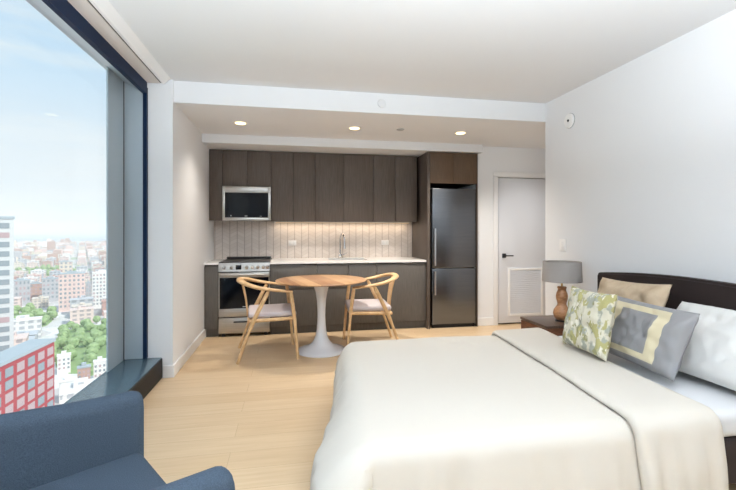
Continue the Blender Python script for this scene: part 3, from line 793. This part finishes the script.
WIN = {}
TINTS = {'palepane': ('palepane', 'palepane', 'darkpane'), 'darkpane': ('darkpane', 'darkpane', 'palepane')}
def window_mesh(w, h_, mat):
    k = (w, h_, mat)
    if k not in WIN:
        bm = B((-w/2, -.12, -h_/2), (w/2, .0, h_/2)); me = bpy.data.meshes.new('window'); bm.to_mesh(me); bm.free(); me.materials.append(M[mat]); WIN[k] = me
    return WIN[k]
def block(name, label, loc, w, d, hgt, rz, wall, pane, cols, rows, ww, wh, group=None, roof='roofgrey', side=None, z0=None, pitch=None):
    """a block with its front towards -y, each window a part"""
    t = thing(name, label, 'building', (0, 0, 0), group)
    obj('walls', B((-w/2, 0, 0), (w/2, d, hgt)), M[wall], t, False)
    obj('roof', B((-w/2-.3, -.3, hgt), (w/2+.3, d+.3, hgt+.9)), M[roof], t, False)
    obj('roof_plant', B((-w*.2, d*.35, hgt+.9), (w*.18, d*.75, hgt+3)), M[roof], t, False)
    zt = hgt-2.6; zp = pitch or (hgt-4)/rows
    for i in range(cols):
        for j in range(rows):
            o = bpy.data.objects.new('window', window_mesh(ww, wh, random.choice(TINTS[pane]))); C.objects.link(o); o.parent = t
            o.location = (-w/2+w*(i+.5)/cols, 0, zt-j*zp)
    for i in range(side or 0):
        for j in range(rows):
            o = bpy.data.objects.new('window', window_mesh(ww, wh, random.choice(TINTS[pane]))); C.objects.link(o); o.parent = t
            o.location = (w/2, d*(i+.5)/side, zt-j*zp); o.rotation_euler = (0, 0, PI/2)
    t.location = loc; t.rotation_euler = (0, 0, rz); return t
# red-clad block just below, its long front facing this tower
block('apartment_block', 'red-clad apartment block with a grid of pale windows, just below the window', (-77, 119, GZ), 70, 7, 64.5, PI/2, 'redbrick', 'palepane', 14, 7, 3.3, 2.5, pitch=3.5)
# slim grey tower at the left edge
tw, _ = bearing(-19, 420, GZ); tw = Vector((tw.x, tw.y, 0)).normalized()*205 + Vector((0, 0, GZ))
block('high_rise', 'pale grey high-rise tower at the left edge rising behind the red block', tw, 18, 16, 105.5, math.atan2(-tw.x, tw.y), 'concrete', 'darkpane', 3, 20, 3.6, 2.0, side=2, pitch=3.5)
mid = [(60, 84, 274, 311, 'pink_r', 'darkpane', 'pink-white mid-rise with a stepped top in the middle of the city view', 6, 8),
       (86, 91, 283, 302, 'grey_r', 'darkpane', 'narrow grey block between the pink and the cream mid-rise', 2, 8),
       (93, 112, 273, 308, 'white_r', 'darkpane', 'cream mid-rise with rows of windows beside the window mullion', 6, 9),
       (43, 58, 279, 302, 'grey_r', 'darkpane', 'plain grey mid-rise left of the pink one', 4, 5),
       (12, 29, 281, 306, 'grey_r', 'palepane', 'wide grey-pink block next to the tall tower at the left', 5, 4),
       (30, 42, 284, 300, 'brown_r', 'palepane', 'small brown block between two grey mid-rises', 3, 4),
       (60, 72, 262, 275, 'tan_r', 'darkpane', 'tan block standing behind the pink mid-rise', 3, 3),
       (60, 76, 382, 402, 'white_r', 'palepane', 'low white-roofed building right behind the red block', 4, 2),
       (78, 90, 368, 386, 'brown_r', 'palepane', 'small brown house beside the near trees', 3, 3),
       (94, 106, 362, 382, 'white_r', 'darkpane', 'small white house at the edge of the near trees', 3, 3),
       (58, 70, 356, 374, 'white_r', 'darkpane', 'white box building above the red block corner', 3, 3)]
KEEP = []
for a, b_, yt, yb, wall, pane, lab, nc, nr in mid:
    p, t_ = bearing((a+b_)/2, yb, GZ); w_ = (b_-a)/415*t_*.9; hg = (yb-yt)/415*t_
    ang = math.atan2(-p.x, p.y)
    block('city_building', lab, p, w_, w_*.6, hg, ang, wall, pane, nc, nr, w_/nc*.5, (hg-4)/nr*.5, roof='white_r' if wall == 'white_r' else 'roofgrey')
    KEEP.append((p.x-math.sin(ang)*w_*.35, p.y+math.cos(ang)*w_*.35, w_*.9+8))
KEEP += [(-88, 122, 62), (tw.x, tw.y, 34)]
# parks: lawn patches and single trees
def tree_mesh(seed, r, hgt):
    bm = BM(); bmesh.ops.create_icosphere(bm, subdivisions=3, radius=1)
    for v in bm.verts:
        k = 1+.28*noise.noise(v.co*2.2+Vector((seed, 0, 0)))+.14*noise.noise(v.co*6+Vector((0, seed, 0)))
        v.co = Vector((v.co.x*k*r, v.co.y*k*r, hgt*.58+v.co.z*k*hgt*.42))
    return bm
protos = []
parks = [(88, 345, 24, 95, 0, 90, 'leafy tree in the near park right of the red block', 'trees in the near park'),
         (28, 320, 24, 62, 0, 60, 'leafy tree in the park behind the red block roof', 'trees in the park behind the red block'),
         (46, 272, 75, 110, 0, 60, 'tree in the far green strip below the horizon', 'trees in the far green strip')]
for k in range(3):
    t = thing('park_tree', '', 'tree', (0, 0, GZ))
    bm = tree_mesh(k*7.3, 4.6, 11); bm.transform(Matrix.Translation((0, 0, GZ))); obj('crown', bm, M['leaf'], t)
    obj('trunk', cyl(BM(), (0, 0, GZ), (0, 0, GZ+4), .45, .3, 8), M['bark'], t)
    protos.append(t)
used = [False]*3; PK = []
for px, py, hw, hd, rz, cnt, lab, grp in parks:
    c0, t_ = bearing(px, py, GZ); d = Vector((c0.x, c0.y, 0)).normalized(); s_ = Vector((d.y, -d.x, 0))
    bm = BM(); vs_ = []
    for k in range(28):
        a = 2*PI*k/28; q = 1+.15*noise.noise(Vector((math.cos(a)*2, math.sin(a)*2, px)))
        vs_.append(tuple((c0+s_*math.cos(a)*hw*q+d*math.sin(a)*hd*q).xy))
    prism(bm, vs_, 'z', GZ, GZ+.3); struct('lawn', bm, M['lawn'])
    PK.append((c0, d, s_, hw, hd))
    spots = []
    while len(spots) < cnt:
        a, r = random.random()*2*PI, math.sqrt(random.random())
        p = c0+s_*math.cos(a)*r*hw*1.05+d*math.sin(a)*r*hd*1.05
        if all((p-q).length > 11.6 for q in spots) and all((p.x-q[0])**2+(p.y-q[1])**2 > (q[2]+2)**2 for q in KEEP): spots.append(p)
        else: cnt -= .01
    for i, p in enumerate(spots):
        k = random.randrange(3); sc_ = random.uniform(.72, 1.0)
        if not used[k]: o = protos[k]; used[k] = True
        else: o = dup(protos[k], p, 0, lab)
        o.location = (p.x, p.y, GZ+.3); o.rotation_euler = (0, 0, random.random()*6.28); o.scale = (sc_, sc_, sc_*random.uniform(.8, 1.1)); o['label'] = lab; o['group'] = grp
# low blocks filling the wedge of city that the window shows
FM = [facade_mat('far_block_white', (238, 232, 228), (186, 186, 190), 5, 3.6), facade_mat('far_block_pink', (232, 208, 200), (178, 164, 164), 6, 3.6),
      facade_mat('far_block_tan', (224, 210, 196), (176, 170, 166), 5, 4), facade_mat('far_block_grey', (200, 200, 204), (160, 164, 170), 7, 3.6), facade_mat('far_block_brick', (204, 160, 148), (170, 150, 146), 5, 3.6)]
def low_block(k):
    bm = B((-10, -8, 0), (10, 8, 12)); box(bm, (-10.4, -8.4, 12), (10.4, 8.4, 12.8)); box(bm, (-4+k, -3, 12.8), (3, 4-k*.5, 15))
    return bm
LB = []
for k, fm in enumerate(FM):
    me = bpy.data.meshes.new('low_building'); b_ = low_block(k); b_.to_mesh(me); b_.free(); me.materials.append(fm); LB.append(me)
cells = []
ca, sa = math.cos(.42), math.sin(.42)
for i in range(-190, 140):
    for j in range(-60, 190):
        gx, gy = i*31+(i//4)*14, j*24+(j//3)*12
        x, y = gx*ca-gy*sa, gx*sa+gy*ca
        if x > -20 or y < 0: continue
        a = math.degrees(math.atan2(-x, y))
        dist = math.hypot(x, y)
        if not (14 < a < 74) or dist < 255 or dist > 3900 or y > 4200: continue
        if any((x-q[0])**2+(y-q[1])**2 < q[2]**2 for q in KEEP): continue
        if any(abs((Vector((x, y, 0))-Vector((c.x, c.y, 0))).dot(s_))/(hw+12) < 1 and abs((Vector((x, y, 0))-Vector((c.x, c.y, 0))).dot(d))/(hd+12) < 1 for c, d, s_, hw, hd in PK): continue
        cells.append((dist, x, y))
cells.sort()
seen = [c for c in cells if 17 < math.degrees(math.atan2(-c[1], c[2])) < 31.5]     # the wedge that shows in the window
rest = [c for c in cells if not 17 < math.degrees(math.atan2(-c[1], c[2])) < 31.5]
NB = 260
for dist, x, y in seen[:NB]:
    o = bpy.data.objects.new('low_building', random.choice(LB)); C.objects.link(o)
    o.location = (x, y, GZ); o.rotation_euler = (0, 0, .42+random.choice((0, PI/2))*(0)); o.scale = (random.uniform(.8, 1.3), random.uniform(.8, 1.2), random.uniform(.6, 1.5))
    tag(o, 'one of the pale low blocks filling the city below the horizon', 'building', 'low blocks of the city below')
bm = BM(); 
far = seen[NB:]+rest[:7000]
for dist, x, y in far:
    w_, d_, h_ = random.uniform(16, 28), random.uniform(13, 21), random.choice((8, 10, 12, 16, 22))*random.uniform(.8, 1.2)
    if random.random() < .03: h_ *= 2.2
    k = random.randrange(5); vs_ = []
    for z in (0, h_):
        for ax, ay in ((-1, -1), (1, -1), (1, 1), (-1, 1)):
            lx, ly = ax*w_/2, ay*d_/2
            vs_.append(bm.verts.new((x+lx*ca-ly*sa, y+lx*sa+ly*ca, GZ+z)))
    for q in ((4, 5, 6, 7), (0, 1, 5, 4), (1, 2, 6, 5), (2, 3, 7, 6), (3, 0, 4, 7)):
        f = bm.faces.new([vs_[n_] for n_ in q]); f.material_index = k
o = obj('distant_rooftops', bm, [M['white_r'], M['pink_r'], M['tan_r'], M['grey_r'], M['brown_r']], None, False)
tag(o, 'hazy mass of pale rooftops towards the horizon', 'city', None, 'stuff')

# thin summer haze lying over the whole city
m = bpy.data.materials.new('haze'); m.use_nodes = True; nt = m.node_tree; nt.nodes.clear()
o_ = nt.nodes.new('ShaderNodeOutputMaterial'); v_ = nt.nodes.new('ShaderNodeVolumeScatter')
v_.inputs['Color'].default_value = (1, 1, 1, 1); v_.inputs['Density'].default_value = .00020; v_.inputs['Anisotropy'].default_value = -.3
nt.links.new(v_.outputs[0], o_.inputs['Volume'])
o = struct('haze', B((-20000, -1400, GZ+.05), (-12, 20000, 160)), m)
# ------------------------------------------------------------------ light
W = bpy.data.worlds.new('sky'); bpy.context.scene.world = W; W.use_nodes = True
nt = W.node_tree; nt.nodes.clear(); h = NT(nt); L = nt.links.new
out = nt.nodes.new('ShaderNodeOutputWorld'); bg = nt.nodes.new('ShaderNodeBackground'); L(bg.outputs[0], out.inputs[0])
tc = nt.nodes.new('ShaderNodeTexCoord'); sp = nt.nodes.new('ShaderNodeSeparateXYZ'); L(tc.outputs['Generated'], sp.inputs[0])
rp = nt.nodes.new('ShaderNodeValToRGB'); cr = rp.color_ramp
cr.elements[0].position = 0; cr.elements[0].color = lin((236, 239, 243))
cr.elements[1].position = .55; cr.elements[1].color = lin((176, 212, 244))
e = cr.elements.new(.14); e.color = lin((236, 241, 248)); e = cr.elements.new(.30); e.color = lin((206, 228, 248))
L(sp.outputs[2], rp.inputs['Fac'])
mp = nt.nodes.new('ShaderNodeMapping'); mp.inputs['Scale'].default_value = (1.2, 1.2, 7.0); mp.inputs['Location'].default_value = (.3, .2, .4)
n = nt.nodes.new('ShaderNodeTexNoise'); n.inputs['Scale'].default_value = 1.6; n.inputs['Detail'].default_value = 7; n.inputs['Roughness'].default_value = .55
L(tc.outputs['Generated'], mp.inputs[0]); L(mp.outputs[0], n.inputs['Vector'])
cl = h.v('MINIMUM', h.v('MAXIMUM', h.v('MULTIPLY', h.v('SUBTRACT', n.outputs['Fac'], .47), 4.0), 0.0), .75)
L(h.mix(cl, rp.outputs['Color'], lin((250, 248, 248))), bg.inputs['Color'])
bg.inputs['Strength'].default_value = 1.1
S = bpy.data.lights.new('sun', 'SUN'); S.energy = 3.9; S.angle = .02; S.color = (1, .96, .9)
so = bpy.data.objects.new('sun', S); C.objects.link(so)
so.rotation_euler = Vector((-.62, .45, -.80)).to_track_quat('-Z', 'Y').to_euler()
# two unseen uplighters added as fill, bouncing light off the ceiling
for lx, ly, ll in ((.95, .35, 'unseen black uplighter added as fill light near the foot side of the bed'), (-.65, .12, 'unseen black uplighter added as fill light beside the window')):
    t = thing('fill_uplighter', ll, 'lamp', (lx, ly, 0))
    obj('base', lathe(BM(), [(.0, 0), (.15, 0), (.15, .012), (.02, .025), (.0, .025)], (lx, ly, 0), 36, cap=False), M['darkmetal'], t)
    obj('pole', cyl(BM(), (lx, ly, .02), (lx, ly, 1.60), .012), M['darkmetal'], t)
    obj('bowl', lathe(BM(), [(.012, 0), (.10, .03), (.19, .09), (.22, .15), (.212, .15), (.18, .095), (.09, .04), (.0, .03)], (lx, ly, 1.59), 44, cap=False), M['white'], t)
    A = bpy.data.lights.new('fill_uplight', 'AREA'); A.shape = 'DISK'; A.size = .38; A.energy = 118 if lx > 0 else 190; A.color = (.87, .94, 1)
    ao = bpy.data.objects.new('fill_uplight', A); C.objects.link(ao); ao.location = (lx, ly, 1.735); ao.rotation_euler = (PI, 0, 0)
A = bpy.data.lights.new('strip_lamp', 'AREA'); A.shape = 'RECTANGLE'; A.size = 1.9; A.size_y = .04; A.energy = 3; A.color = (1, .80, .58)
ao = bpy.data.objects.new('strip_lamp', A); C.objects.link(ao); ao.location = (.74, 5.87, 1.405)


# ------------------------------------------------------------------ camera
F, HX, HY, PSI, H = 415., 368., 230., math.atan(77/415), 1.31
cd = bpy.data.cameras.new('camera'); co = bpy.data.objects.new('camera', cd); C.objects.link(co)
cd.sensor_fit = 'HORIZONTAL'; cd.sensor_width = 36; cd.lens = 36*F/736
cd.shift_x = 0; cd.shift_y = -(245-HY)/736
cd.clip_start = .05; cd.clip_end = 30000
co.location = (0, 0, H); co.rotation_euler = (PI/2, 0, -PSI)
sc = bpy.context.scene; sc.camera = co
vs = sc.view_settings; vs.view_transform = 'Standard'; vs.look = 'None'; vs.gamma = 1; vs.use_curve_mapping = False; vs.exposure = 0
sc.cycles.use_denoising = True
sc.cycles.max_bounces = 10; sc.cycles.diffuse_bounces = 6; sc.cycles.volume_bounces = 2; sc.cycles.transparent_max_bounces = 12
sc.cycles.sample_clamp_indirect = 8; sc.cycles.caustics_reflective = False; sc.cycles.caustics_refractive = False
